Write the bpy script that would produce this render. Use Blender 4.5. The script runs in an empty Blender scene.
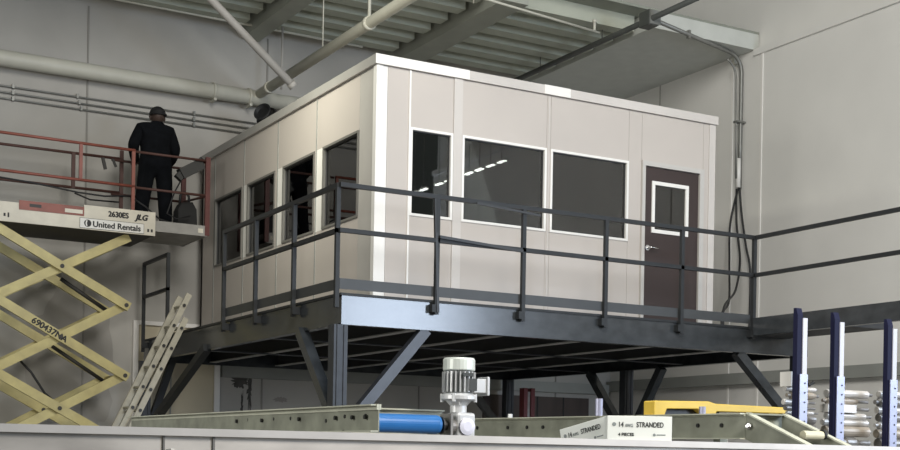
import bpy, bmesh, math, random
from mathutils import Vector, Matrix
random.seed(7)
S = bpy.context.scene
COL = S.collection
R = math.radians
# ------------------------------------------------------------------ camera
CAM = Vector((-5.3977, -11.8565, 1.55))
yaw = R(60.636); roll = R(1.014)
fw = Vector((math.cos(yaw), math.sin(yaw), 0)); rt = Vector((math.sin(yaw), -math.cos(yaw), 0)); up = Vector((0, 0, 1))
r2 = rt*math.cos(roll) + up*math.sin(roll); u2 = up*math.cos(roll) - rt*math.sin(roll)
cd = bpy.data.cameras.new('camera'); cam = bpy.data.objects.new('camera', cd); COL.objects.link(cam)
cd.sensor_width = 36; cd.lens = 1298.3/900*36; cd.shift_y = (454.59-225)/900; cd.clip_end = 200
m = Matrix((r2, u2, -fw)).transposed().to_4x4(); m.translation = CAM; cam.matrix_world = m
S.camera = cam
# ------------------------------------------------------------------ world, lights, exposure
S.view_settings.view_transform = 'Standard'; S.view_settings.look = 'None'; S.view_settings.gamma = 1
S.view_settings.exposure = 0.0
w = bpy.data.worlds.new('hall_air'); S.world = w; w.use_nodes = True
w.node_tree.nodes['Background'].inputs[0].default_value = (0.86, 0.95, 0.88, 1)
w.node_tree.nodes['Background'].inputs[1].default_value = 0.13


def area(name, loc, target, size, power, color, sy=None):
    l = bpy.data.lights.new(name, 'AREA'); l.energy = power; l.color = color; l.size = size
    if sy: l.shape = 'RECTANGLE'; l.size_y = sy
    o = bpy.data.objects.new(name, l); COL.objects.link(o); o.location = loc
    o.rotation_euler = (Vector(target)-Vector(loc)).to_track_quat('-Z', 'Y').to_euler()
    return o


area('bay_door_daylight', (8.2, -15.5, 4.6), (2.5, 0, 3.0), 3.6, 1100, (0.70, 0.82, 1.0), 3.6)
area('hall_fill_light', (-1.5, -8.0, 9.6), (6.5, 0.0, 4.6), 4.5, 1120, (1.0, 0.975, 0.92), 4.5)  # large unseen area light, added overhead as general fill for the hall
area('side_aisle_lamp', (-1.9, 1.7, 7.5), (0.9, 2.7, 5.5), 0.5, 32, (1.0, 0.985, 0.84)).data.spread = R(75)
area('left_fill_light', (-9.5, -7.0, 3.4), (-1.0, -1.0, 2.0), 2.2, 300, (1.0, 0.975, 0.92))  # added out-of-view fill, lifts the dark left-facing surfaces
area('front_fill_light', (-2.0, -10.8, 3.9), (-2.2, -8.2, 1.55), 1.2, 190, (1.0, 0.96, 0.90))  # added out-of-view fill, brightens the trough and cartons in front

# ------------------------------------------------------------------ materials
MATS = {}


def mat(name, color, rough=0.6, metal=0.0, var=0.0, scale=4.0, spec=0.5, streak=None, bump=0.0, var2=None):
    if name in MATS: return MATS[name]
    mm = bpy.data.materials.new(name); mm.use_nodes = True; nt = mm.node_tree; b = nt.nodes['Principled BSDF']
    b.inputs['Base Color'].default_value = (*color, 1); b.inputs['Roughness'].default_value = rough
    b.inputs['Metallic'].default_value = metal; b.inputs['Specular IOR Level'].default_value = spec
    if var > 0:
        tc = nt.nodes.new('ShaderNodeTexCoord'); mp = nt.nodes.new('ShaderNodeMapping')
        nt.links.new(tc.outputs['Object'], mp.inputs[0])
        if streak: mp.inputs['Scale'].default_value = streak
        n = nt.nodes.new('ShaderNodeTexNoise'); n.inputs['Scale'].default_value = scale; n.inputs['Detail'].default_value = 6
        nt.links.new(mp.outputs[0], n.inputs['Vector'])
        rp = nt.nodes.new('ShaderNodeValToRGB')
        rp.color_ramp.elements[0].position = 0.3; rp.color_ramp.elements[1].position = 0.72
        c0 = var2 if var2 else tuple(c*(1-var) for c in color)
        rp.color_ramp.elements[0].color = (*c0, 1)
        rp.color_ramp.elements[1].color = (*[min(1, c*(1+var*0.6)) for c in color], 1)
        nt.links.new(n.outputs['Fac'], rp.inputs[0]); nt.links.new(rp.outputs[0], b.inputs['Base Color'])
        if bump > 0:
            bp = nt.nodes.new('ShaderNodeBump'); bp.inputs['Strength'].default_value = bump; bp.inputs['Distance'].default_value = 0.01
            nt.links.new(n.outputs['Fac'], bp.inputs['Height']); nt.links.new(bp.outputs[0], b.inputs['Normal'])
    MATS[name] = mm
    return mm


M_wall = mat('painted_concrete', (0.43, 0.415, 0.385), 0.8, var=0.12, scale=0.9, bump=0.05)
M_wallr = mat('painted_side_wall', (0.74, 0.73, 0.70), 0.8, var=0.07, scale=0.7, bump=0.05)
M_floor = mat('concrete_floor', (0.22, 0.21, 0.2), 0.6, var=0.2, scale=1.2)
M_deck = mat('ceiling_slab_paint', (0.27, 0.285, 0.245), 0.85, var=0.1, scale=2)
M_joist = mat('ceiling_joist_paint', (0.42, 0.44, 0.37), 0.8, var=0.08, scale=2)
M_girder = mat('ceiling_girder_paint', (0.33, 0.34, 0.295), 0.8, var=0.1, scale=2)
M_seam = mat('joint_sealant', (0.27, 0.26, 0.24), 0.9)
M_ledge = mat('wall_ledge_paint', (0.30, 0.31, 0.29), 0.8, var=0.1, scale=2)
M_beige = mat('beige_door_panel', (0.55, 0.49, 0.36), 0.7, var=0.06, scale=1, streak=(1, 1, 0.2))
M_white = mat('white_trim', (0.80, 0.78, 0.74), 0.45)
M_panel = mat('vinyl_wall_panel', (0.50, 0.455, 0.415), 0.5, var=0.04, scale=1.2)
M_cover = mat('roof_trim_cap', (0.56, 0.525, 0.49), 0.5, var=0.04, scale=1.5)
M_gasket = mat('dark_gasket', (0.05, 0.05, 0.05), 0.6)
M_steel = mat('slate_painted_steel', (0.040, 0.045, 0.050), 0.19, var=0.35, scale=5, spec=0.5, bump=0.03, streak=(1, 1, 1.5))
M_rail = mat('slate_painted_tube', (0.024, 0.026, 0.028), 0.5, var=0.15, scale=8, spec=0.3)
M_brace = mat('mill_steel', (0.036, 0.040, 0.050), 0.38, metal=0.0, var=0.3, scale=8)
M_decking = mat('corrugated_deck_underside', (0.05, 0.052, 0.055), 0.6, var=0.2, scale=3)
M_flange = mat('bare_flange', (0.50, 0.50, 0.48), 0.5, var=0.3, scale=6)
M_brown = mat('brown_door_paint', (0.034, 0.019, 0.016), 0.5, var=0.1, scale=3)
M_greyframe = mat('grey_door_frame', (0.50, 0.48, 0.45), 0.5)
M_chrome = mat('brushed_steel', (0.6, 0.6, 0.6), 0.25, metal=1)
M_pipe = mat('white_pipe_paint', (0.52, 0.51, 0.44), 0.5, var=0.06, scale=4)
M_strut = mat('grey_strut_paint', (0.42, 0.40, 0.37), 0.55, var=0.06, scale=4)
M_darkpipe = mat('dark_pipe', (0.07, 0.075, 0.07), 0.45, var=0.15, scale=4)
M_cond = mat('galvanised_conduit', (0.22, 0.22, 0.205), 0.4, metal=0.4, var=0.15, scale=6)
M_black = mat('black_rubber', (0.015, 0.015, 0.016), 0.6)
M_cream = mat('cream_lift_paint', (0.56, 0.49, 0.22), 0.55, var=0.12, scale=5, var2=(0.44, 0.38, 0.18))
M_plate = mat('cream_white_platform_paint', (0.66, 0.62, 0.52), 0.6, var=0.12, scale=5)
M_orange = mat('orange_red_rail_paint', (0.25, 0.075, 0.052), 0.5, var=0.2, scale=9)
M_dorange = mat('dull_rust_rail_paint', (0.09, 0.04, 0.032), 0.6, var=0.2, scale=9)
M_liftdark = mat('dark_chassis', (0.04, 0.038, 0.035), 0.6, var=0.2, scale=4)
M_ladder = mat('weathered_ladder', (0.40, 0.375, 0.30), 0.5, var=0.15, scale=9)
M_stain = mat('galvanised_sheet', (0.60, 0.565, 0.525), 0.42, metal=0.25, var=0.30, scale=6, streak=(0.5, 1, 1.6))
M_stainrim = mat('sheet_rim', (0.58, 0.56, 0.54), 0.45, metal=0.2, var=0.08, scale=9)
M_olive = mat('olive_grey_channel', (0.28, 0.29, 0.235), 0.45, metal=0.2, var=0.3, scale=9)
M_olivetop = mat('olive_grey_flange', (0.50, 0.51, 0.42), 0.45, metal=0.1, var=0.15, scale=9)
M_blue = mat('blue_roller_sleeve', (0.025, 0.15, 0.42), 0.28, var=0.08, scale=10)
M_silver = mat('silver_paint', (0.62, 0.63, 0.64), 0.35, metal=0.25, var=0.08, scale=9)
M_white_box = mat('white_carton', (0.74, 0.77, 0.74), 0.6, var=0.04, scale=6)
M_ink = mat('black_ink', (0.03, 0.035, 0.035), 0.6)
M_inkblack = mat('lift_decal_ink', (0.012, 0.012, 0.012), 0.6)
M_greyink = mat('grey_ink', (0.22, 0.25, 0.25), 0.6)
M_yellow = mat('yellow_machine_paint', (0.72, 0.50, 0.07), 0.45, var=0.1, scale=6)
M_navy = mat('navy_plastic', (0.008, 0.009, 0.035), 0.65, spec=0.25)
M_alu = mat('lavender_aluminium', (0.33, 0.34, 0.45), 0.35, metal=0.3, var=0.08, scale=12)
M_rod = mat('scuffed_steel', (0.62, 0.60, 0.57), 0.35, metal=0.15, var=0.2, scale=14)
M_rodd = mat('dull_steel', (0.26, 0.25, 0.24), 0.4, metal=0.4, var=0.3, scale=14)
M_red = mat('red_jack_paint', (0.10, 0.008, 0.012), 0.45, var=0.1)
M_cloth = mat('black_navy_coverall', (0.005, 0.006, 0.008), 0.95, var=0.3, scale=14, spec=0.15)
M_skin = mat('shaded_brown_skin', (0.055, 0.033, 0.025), 0.6)
M_hair = mat('black_cap', (0.008, 0.008, 0.009), 0.8)
M_boot = mat('black_boot', (0.01, 0.01, 0.01), 0.5)
M_blackmetal = mat('black_painted_tube', (0.018, 0.018, 0.018), 0.45)
M_stainmark = mat('black_mould_stain', (0.09, 0.085, 0.08), 0.9, var=0.3, scale=12)


def glass(name, tint, refl=1.0):
    mm = bpy.data.materials.new(name); mm.use_nodes = True; nt = mm.node_tree; nt.nodes.clear()
    out = nt.nodes.new('ShaderNodeOutputMaterial'); mx = nt.nodes.new('ShaderNodeMixShader')
    tr = nt.nodes.new('ShaderNodeBsdfTransparent'); tr.inputs[0].default_value = (*tint, 1)
    gl = nt.nodes.new('ShaderNodeBsdfGlossy'); gl.inputs['Roughness'].default_value = 0.015; gl.inputs[0].default_value = (refl, refl, refl, 1)
    fr = nt.nodes.new('ShaderNodeFresnel'); fr.inputs[0].default_value = 1.85
    nt.links.new(fr.outputs[0], mx.inputs[0]); nt.links.new(tr.outputs[0], mx.inputs[1]); nt.links.new(gl.outputs[0], mx.inputs[2])
    nt.links.new(mx.outputs[0], out.inputs[0])
    return mm


M_glass = glass('tinted_window_glass', (0.42, 0.44, 0.43))


def emis(name, color, st):
    mm = bpy.data.materials.new(name); mm.use_nodes = True; b = mm.node_tree.nodes['Principled BSDF']
    b.inputs['Emission Color'].default_value = (*color, 1); b.inputs['Emission Strength'].default_value = st
    return mm


M_lamp = emis('lamp_lens', (0.95, 1.0, 0.92), 14.0)

# ------------------------------------------------------------------ mesh helpers


class MB:
    def __init__(s): s.v = []; s.f = []; s.sm = []

    def add(s, vs, fs, smooth=False):
        n = len(s.v); s.v += [tuple(v) for v in vs]
        for f in fs: s.f.append([i+n for i in f]); s.sm.append(smooth)
        return s

    def box(s, x0, x1, y0, y1, z0, z1):
        if x0 > x1: x0, x1 = x1, x0
        if y0 > y1: y0, y1 = y1, y0
        if z0 > z1: z0, z1 = z1, z0
        vs = [(x, y, z) for z in (z0, z1) for y in (y0, y1) for x in (x0, x1)]
        return s.add(vs, [(0, 2, 3, 1), (4, 5, 7, 6), (0, 1, 5, 4), (2, 6, 7, 3), (0, 4, 6, 2), (1, 3, 7, 5)])

    def bar(s, a, b, wd, ht, upv=(0, 0, 1)):
        a = Vector(a); b = Vector(b); d = (b-a).normalized(); upv = Vector(upv)
        if abs(d.dot(upv)) > 0.98: upv = Vector((1, 0, 0))
        x = d.cross(upv).normalized()*wd/2; y = x.cross(d).normalized()*ht/2
        vs = [p+sx*x+sy*y for p in (a, b) for sx, sy in ((-1, -1), (1, -1), (1, 1), (-1, 1))]
        return s.add(vs, [(3, 2, 1, 0), (4, 5, 6, 7), (0, 1, 5, 4), (1, 2, 6, 5), (2, 3, 7, 6), (3, 0, 4, 7)])

    def tube(s, pts, r, n=12, r2=None, cap=True):
        pts = [Vector(p) for p in pts]; k = len(pts); rs = r if isinstance(r, (list, tuple)) else [r]*k
        vs = []; fs = []; prev = None
        for i, p in enumerate(pts):
            d = (pts[min(i+1, k-1)]-pts[max(i-1, 0)]).normalized()
            if prev is None:
                prev = d.cross(Vector((0, 0, 1)) if abs(d.z) < 0.9 else Vector((1, 0, 0))).normalized()
            x = (prev - d*prev.dot(d)).normalized(); prev = x; y = d.cross(x)
            for j in range(n):
                a = 2*math.pi*j/n; vs.append(p+rs[i]*(math.cos(a)*x+math.sin(a)*y))
        for i in range(k-1):
            for j in range(n):
                fs.append((i*n+j, i*n+(j+1) % n, (i+1)*n+(j+1) % n, (i+1)*n+j))
        s.add(vs, fs, True)
        if cap:
            b = len(s.v)-len(vs)
            s.f.append([b+j for j in range(n)][::-1]); s.sm.append(False)
            s.f.append([b+(k-1)*n+j for j in range(n)]); s.sm.append(False)
        return s

    def lathe(s, base, axis, prof, n=24):
        base = Vector(base); d = Vector(axis).normalized()
        return s.tube_lathe(base, d, prof, n)

    def tube_lathe(s, base, d, prof, n):
        x = d.cross(Vector((0, 0, 1)) if abs(d.z) < 0.9 else Vector((1, 0, 0))).normalized(); y = d.cross(x)
        vs = []; fs = []
        for r, h in prof:
            for j in range(n):
                a = 2*math.pi*j/n; vs.append(base+d*h+r*(math.cos(a)*x+math.sin(a)*y))
        for i in range(len(prof)-1):
            for j in range(n): fs.append((i*n+j, i*n+(j+1) % n, (i+1)*n+(j+1) % n, (i+1)*n+j))
        s.add(vs, fs, False)
        b = len(s.v)-len(vs)
        s.f.append([b+j for j in range(n)][::-1]); s.sm.append(False)
        s.f.append([b+(len(prof)-1)*n+j for j in range(n)]); s.sm.append(False)
        return s

    def prism(s, poly, axis, a, b):
        """polygon in the plane normal to axis ('x': (y,z), 'y': (x,z), 'z': (x,y)), extruded a..b"""
        def mk(p, t): return {'x': (t, p[0], p[1]), 'y': (p[0], t, p[1]), 'z': (p[0], p[1], t)}[axis]
        n = len(poly); vs = [mk(p, a) for p in poly]+[mk(p, b) for p in poly]
        return s.add(vs, [tuple(range(n)), tuple(range(2*n-1, n-1, -1))]+[(i, i+n, (i+1) % n+n, (i+1) % n) for i in range(n)])

    def build(s, name, material, parent=None, bevel=0, label=None, origin=None):
        me = bpy.data.meshes.new(name)
        o0 = Vector(origin) if origin is not None else Vector((0, 0, 0))
        me.from_pydata([tuple(Vector(v)-o0) for v in s.v], [], s.f)
        me.materials.append(material)
        bm = bmesh.new(); bm.from_mesh(me); bmesh.ops.recalc_face_normals(bm, faces=bm.faces); bm.to_mesh(me); bm.free()
        for p, q in zip(me.polygons, s.sm): p.use_smooth = q
        o = bpy.data.objects.new(name, me); COL.objects.link(o)
        if bevel:
            bv = o.modifiers.new('bevel', 'BEVEL'); bv.width = bevel; bv.segments = 2; bv.limit_method = 'ANGLE'
        if parent is not None:
            pw = Vector(parent.get('_w', (0, 0, 0))); o.parent = parent
            o.location = o0-pw
        else: o.location = o0
        o['_w'] = tuple(o0)
        if label: o['label'] = label
        return o


def tag(o, label, cat, group=None, kind=None):
    o['label'] = label; o['category'] = cat
    if group: o['group'] = group
    if kind: o['kind'] = kind
    return o


def thing(name, loc, label, cat, group=None):
    o = bpy.data.objects.new(name, None); COL.objects.link(o); o.location = loc; o['_w'] = tuple(loc); o.empty_display_size = 0.1
    return tag(o, label, cat, group)


def struct(o):
    o['kind'] = 'structure'; return o


def B(*a): return MB().box(*a)


def text(body, size, mt, parent, origin, xdir=(1, 0, 0), ydir=(0, 0, 1), name='lettering', bold=0.0, align='LEFT', sx=1.0, shear=0.0):
    c = bpy.data.curves.new('t', 'FONT'); c.body = body; c.size = size; c.extrude = 0.0003; c.align_x = align; c.shear = shear
    t = bpy.data.objects.new('t', c); COL.objects.link(t)
    dg = bpy.context.evaluated_depsgraph_get(); dg.update()
    me = bpy.data.meshes.new_from_object(t.evaluated_get(dg)); bpy.data.objects.remove(t)
    X = Vector(xdir).normalized(); Y = Vector(ydir).normalized(); Z = X.cross(Y)
    mtx = Matrix((X*sx, Y, Z)).transposed()
    base = [v.co.copy() for v in me.vertices]; fs = [tuple(p.vertices) for p in me.polygons]
    vs = []; ff = []
    shifts = [(0, 0)] if bold <= 0 else [(-bold, 0), (bold, 0), (0, -bold*.7), (0, bold*.7)]
    for k, (dx, dy) in enumerate(shifts):
        n0 = len(vs)
        vs += [mtx @ (v+Vector((dx, dy, 0.0004*k))) for v in base]; ff += [tuple(i+n0 for i in f) for f in fs]
    me = bpy.data.meshes.new(name); me.from_pydata(vs, [], ff); me.materials.append(mt)
    o = bpy.data.objects.new(name, me); COL.objects.link(o); o.parent = parent; o.location = Vector(origin)-Vector(parent.get('_w', (0, 0, 0)))
    o['_w'] = tuple(origin)
    return o

# ================================================================== the setting
struct(B(-10, 9.2, -16, 7.8, -0.2, 0).build('floor', M_floor))
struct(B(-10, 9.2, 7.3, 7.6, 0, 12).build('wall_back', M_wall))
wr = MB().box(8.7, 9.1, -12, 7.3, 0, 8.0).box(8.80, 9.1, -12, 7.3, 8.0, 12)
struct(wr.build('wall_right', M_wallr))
ceil = struct(MB().box(-5.0, 8.78, 3.65, 7.28, 8.25, 8.29).build('ceiling', M_deck))
B(6.68, 8.78, 3.65, 7.28, 8.0, 8.25).build('soffit', mat('soffit_paint', (0.56, 0.575, 0.54), .8, var=.06), ceil)
for a, b in ((-2.1, -1.65), (1.54, 1.82), (4.05, 4.47)):
    B(a, b, 3.65, 7.28, 7.92, 8.25).build('girder', M_girder, ceil)
for (a, b) in ((-5.0, -2.1), (-1.65, 1.54), (1.82, 4.05), (4.47, 6.70)):
    for k in range(6):
        v = 6.76-0.53*k
        B(a+0.005, b-0.10, v-0.11, v+0.12, 8.02, 8.25).build('joist', M_joist, ceil)
n = 1


def trim(mb, mt):
    global n
    o = struct(mb.build('trim_%d' % n, mt)); n += 1; return o


for u in (-3.58, -0.80, 1.98, 4.76, 7.5): trim(B(u-0.012, u+0.012, 7.285, 7.30, 0, 8.0), M_seam)
for v in (3.47, 4.14): trim(B(8.685, 8.7, v-0.02, v+0.02, 0, 8.0), M_white)
for v in (0.0, -3.5, 6.0): trim(B(8.69, 8.7, v-0.012, v+0.012, 0, 8.0), M_wall)
trim(B(8.60, 8.7, -12, 7.28, 2.74, 2.92), M_ledge)
trim(B(1.30, 8.60, 7.20, 7.3, 2.68, 2.86), M_ledge)
trim(B(8.66, 8.7, -12, 3.64, 7.90, 8.0), M_wallr)
# big beige door in the back wall, at the left under the platform
d1 = struct(MB().box(0.0, 1.18, 7.26, 7.30, 0, 3.40).build('door_1', M_beige))
MB().box(-0.08, 0.0, 7.22, 7.30, 0, 3.46).box(1.18, 1.27, 7.22, 7.30, 0, 3.46).box(0.0, 1.18, 7.22, 7.30, 3.40, 3.46).build('door_frame', M_white, d1)
B(0.5, 0.52, 7.25, 7.262, 0, 3.40).build('panel_joint', M_ledge, d1)
# dark doorway further right under the platform
M_dwood = mat('dark_brown_door', (0.07, 0.052, 0.045), 0.6, var=0.2, scale=3, streak=(2, 1, 0.3))
d2 = struct(MB().box(6.0, 8.2, 7.26, 7.30, 0, 2.6).build('door_2', M_dwood))
for u in (6.55, 7.1, 7.65): B(u-0.012, u+0.012, 7.25, 7.262, 0, 2.6).build('panel_joint', M_black, d2)
# black mould stain on the wall under the platform
random.seed(3)
def blot(cx, cz, rx, rz, amp, mt, t, k=44):
    poly = []
    for i in range(k):
        a = 2*math.pi*i/k; q = 1+amp*random.uniform(-1, 1)
        poly.append((cx+rx*q*math.cos(a), cz+rz*q*math.sin(a)))
    trim(MB().prism(poly, 'y', 7.30-t, 7.30), mt)


blot(1.62, 2.64, 0.13, 0.10, 0.35, M_stainmark, 0.004); blot(1.78, 2.50, 0.035, 0.30, 0.5, M_stainmark, 0.003)
blot(1.66, 2.2, 0.02, 0.22, 0.6, M_stainmark, 0.0035); blot(2.3, 2.37, 0.12, 0.04, 0.3, mat('faint_stain', (0.30, 0.28, 0.26), .9), 0.003)
M_patch = mat('damp_wall_patch', (0.35, 0.335, 0.31), 0.85, var=0.08, scale=2)
blot(-0.95, 2.75, 0.62, 1.15, 0.09, M_patch, 0.003, 60); blot(-2.9, 2.6, 0.9, 1.3, 0.08, M_patch, 0.003, 60)

# ================================================================== modular office booth
FZ = 3.15
office = thing('modular_office', (0.862, 1.06, FZ), 'white and beige modular office booth with dark windows standing on the steel platform', 'office booth')


def fb(side, s0, s1, n0, n1, z0, z1, mb=None):
    """box on a booth face: s along the face, n outward"""
    mb = mb or MB()
    if side == 'f': return mb.box(s0, s1, 1.06-n0, 1.06-n1, z0, z1)
    return mb.box(0.862-n0, 0.862-n1, s0, s1, z0, z1)


def panel(side, s0, s1, z0, z1, m_=M_panel, name='wall_panel'):
    return fb(side, s0+0.002, s1-0.002, -0.07, 0, z0, z1).build(name, m_, office)


def batten(side, s0, s1, z0=FZ+0.02, z1=5.84, t=0.014, m_=M_white):
    return fb(side, s0, s1, -0.02, t, z0, z1).build('batten', m_, office)


def window(side, s0, s1, z0=4.22, z1=5.21, fw_=0.028):
    mb = MB()
    for a, b, c, d in ((s0, s0+fw_, z0, z1), (s1-fw_, s1, z0, z1), (s0+fw_, s1-fw_, z1-fw_, z1), (s0+fw_, s1-fw_, z0, z0+fw_)):
        fb(side, a, b, -0.07, 0.012, c, d, mb)
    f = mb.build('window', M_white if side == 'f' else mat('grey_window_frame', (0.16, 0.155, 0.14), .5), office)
    fb(side, s0+fw_, s1-fw_, -0.045, -0.035, z0+fw_, z1-fw_).build('pane', M_glass, f)
    mb = MB()
    for a, b, c, d in ((s0+fw_, s0+fw_+.01, z0+fw_, z1-fw_), (s1-fw_-.01, s1-fw_, z0+fw_, z1-fw_), (s0+fw_, s1-fw_, z1-fw_-.01, z1-fw_)):
        fb(side, a, b, -0.034, -0.02, c, d, mb)
    mb.build('gasket', M_gasket, f)


# corner posts
MB().box(0.852, 0.932, 1.05, 1.13, FZ, 5.84).build('corner_post', M_white, office)
panel('f', 0.932, 0.995, FZ, 5.84, M_white, 'corner_trim')
panel('f', 0.995, 1.268, FZ, 5.84)
batten('f', 1.262, 1.284, FZ+.02, 5.84)
for a, b in ((1.284, 1.835), (1.955, 3.112), (3.170, 4.325)):
    panel('f', a, b, FZ, 4.22); panel('f', a, b, 5.21, 5.84); window('f', a, b)
panel('f', 1.835, 1.955, FZ, 5.84, M_white, 'batten'); panel('f', 3.112, 3.170, FZ, 5.84, M_panel, 'batten')
batten('f', 1.838, 1.950, m_=M_cover); batten('f', 3.132, 3.145, 3.17, 5.84, 0.006, M_cover)
panel('f', 4.325, 4.525, FZ, 5.84)
panel('f', 4.525, 5.508, 5.245, 5.84); panel('f', 5.508, 5.60, FZ, 5.84)
MB().box(5.60, 5.70, 1.05, 1.13, FZ, 5.84).build('corner_post', M_cover, office)
# left face
panel('l', 1.13, 1.49, FZ, 5.84, mat('grey_corner_panel', (0.46, 0.44, 0.41), .5, var=.04))
LW = [(1.50, 2.50), (2.75, 3.77), (4.04, 5.06), (5.26, 6.39)]
ends = [(1.49, 2.70), (2.70, 3.955), (3.955, 5.20), (5.20, 6.42)]
for (a, b), (c, d) in zip(LW, ends):
    panel('l', c, d, FZ, 4.22); panel('l', c, d, 5.21, 5.84); window('l', a, b)
    if a-c > 0.02: panel('l', c, a, 4.22, 5.21, M_panel)
    if d-b > 0.02: panel('l', b, d, 4.22, 5.21, M_white)
    batten('l', d-0.012, d+0.012, FZ+.02, 5.84, 0.006, M_ledge)
panel('l', 6.42, 7.0, FZ, 5.84)
B(5.62, 5.70, 1.13, 7.0, FZ, 5.84).build('wall_panel', M_panel, office)
B(0.862, 5.70, 6.93, 7.0, FZ, 5.84).build('wall_panel', M_panel, office)
M_in = mat('booth_inner_ceiling', (0.25, 0.25, 0.24), 0.8)
B(0.94, 5.62, 1.14, 6.93, 5.78, 5.84).build('inner_ceiling', M_in, office)
# furniture of dark tone seen through the glass is left out; the roof and its trim:
MB().box(0.835, 5.725, 1.03, 7.03, 5.845, 5.95).build('roof_trim', M_cover, office)
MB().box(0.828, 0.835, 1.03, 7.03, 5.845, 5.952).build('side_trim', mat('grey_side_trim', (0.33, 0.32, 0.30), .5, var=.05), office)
MB().box(0.828, 2.02, 1.022, 1.03, 5.845, 5.952).build('front_trim', M_white, office)
MB().box(3.05, 3.42, 1.022, 1.03, 5.845, 5.952).build('front_trim', M_white, office)
# door
dr = MB().box(4.525, 4.572, 1.03, 1.13, FZ, 5.245).box(5.440, 5.508, 1.03, 1.13, FZ, 5.245).box(4.572, 5.440, 1.03, 1.13, 5.185, 5.245).build('door_frame', M_greyframe, office)
leaf = MB().box(4.575, 4.715, 1.06, 1.10, FZ+0.01, 5.183).box(5.25, 5.437, 1.06, 1.10, FZ+0.01, 5.183).box(4.715, 5.25, 1.06, 1.10, 4.985, 5.183).box(4.715, 5.25, 1.06, 1.10, FZ+0.01, 4.39).build('door', M_brown, office, label='dark brown door with a tall glass light')
MB().box(4.69, 4.735, 1.045, 1.07, 4.365, 5.01).box(5.228, 5.272, 1.045, 1.07, 4.365, 5.01).box(4.735, 5.228, 1.045, 1.07, 4.965, 5.01).box(4.735, 5.228, 1.045, 1.07, 4.365, 4.41).build('vision_frame', M_white, leaf)
B(4.735, 5.228, 1.075, 1.083, 4.41, 4.965).build('pane', M_glass, leaf)
hb = MB(); hb.lathe((4.635, 1.06, 4.17), (0, -1, 0), [(0.035, 0), (0.035, 0.012), (0.014, 0.014), (0.014, 0.06)], 16); hb.tube([(4.635, 1.005, 4.17), (4.70, 1.0, 4.168), (4.765, 1.005, 4.165)], 0.011, 8)
hb.build('door_handle', M_chrome, leaf)

# ================================================================== steel platform
plat = thing('steel_platform', (0, 0, 0), 'dark slate steel mezzanine platform on braced columns carrying the office booth', 'platform')
EU, EV = 6.33, 6.95
MB().box(0.02, EU-.02, 0.02, EV, 3.10, FZ-0.002).build('decking', M_decking, plat)
# edge channels: web with lips


def channel(name, a, b, z0, z1, face, m_=M_steel, depth=0.09, t=0.012):
    mb = MB()
    if face == 'f':   # runs along u, web at v=a[1]
        x0, x1, y = a[0], b[0], a[1]
        mb.box(x0, x1, y, y+t, z0, z1).box(x0, x1, y+t, y+depth, z1-t, z1).box(x0, x1, y+t, y+depth, z0, z0+t)
    else:
        x, y0, y1 = a[0], a[1], b[1]
        mb.box(x, x+t, y0, y1, z0, z1).box(x+t, x+depth, y0, y1, z1-t, z1).box(x+t, x+depth, y0, y1, z0, z0+t)
    return mb.build(name, m_, plat)


channel('edge_beam', (0, 0), (EU, 0), 2.835, 3.125, 'f')
channel('edge_beam', (0, 0.012), (0, EV), 2.835, 3.125, 'l')
MB().box(EU-0.012, EU, 0.012, EV, 2.835, 3.125).box(EU-.09, EU-.012, 0.012, EV, 2.835, 2.847).build('edge_beam', M_steel, plat)
MB().box(0.012, EU-.012, EV-0.012, EV, 2.835, 3.125).build('edge_beam', M_steel, plat)
MB().box(-0.02, EU, -0.015, 0.05, 3.125, 3.150).box(-0.02, 0.05, 0.05, EV, 3.125, 3.150).build('edge_lip', M_rail, plat)
for u in (1.05, 2.1, 3.15, 4.2, 5.25):
    MB().box(u-.006, u+.006, 0.1, EV-.02, 2.88, 3.10).build('joist', M_decking, plat)
    B(u-.05, u+.05, 0.1, EV-.02, 2.868, 2.88).build('joist_flange', M_flange, plat)
for v in (2.3, 4.6):
    B(0.1, EU-.1, v-.04, v+.04, 2.855, 2.868).build('cross_tie', M_brace, plat)
# columns and braces
for (u, v) in ((0, 0), (6.25, 0.0), (6.25, 3.5), (6.25, 6.8), (0, 6.8)):
    c = MB(); u0, v0 = u-0.075, v-0.005
    c.box(u0, u0+.15, v0+.01, v0+.15, 0.02, 2.834)
    c.box(u0+.03, u0+.045, v0-.002, v0+.012, 0.02, 2.834).box(u0+.105, u0+.12, v0-.002, v0+.012, 0.02, 2.834)
    c.box(u0-.08, u0+.23, v0-.08, v0+.23, 0.0, 0.02)
    c.build('column', mat('column_paint', (0.035, 0.039, 0.046), 0.42, var=0.3, scale=8, spec=0.35), plat)


def brace(a, b, m_=M_steel, w_=0.11): MB().bar(a, b, w_, w_, (0, 1, 0) if abs(a[1]-b[1]) < .01 else (1, 0, 0)).build('knee_brace', m_, plat)


brace((0.05, 0.075, 1.75), (0.99, 0.075, 2.84), M_brace)
brace((0.0, 0.12, 1.88), (0.0, 1.02, 2.84))
brace((6.2, 0.075, 2.0), (5.25, 0.075, 2.84))
brace((6.25, 3.42, 1.9), (6.25, 2.75, 2.84)); brace((6.25, 3.62, 1.9), (6.25, 4.5, 2.84))
brace((6.2, 6.85, 1.9), (5.3, 6.85, 2.84))
brace((0.0, 6.75, 1.8), (0.0, 4.1, 2.86), M_rail, 0.10)
brace((0.02, 6.87, 1.7), (0.42, 6.87, 2.90), M_rail, 0.10)
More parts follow.
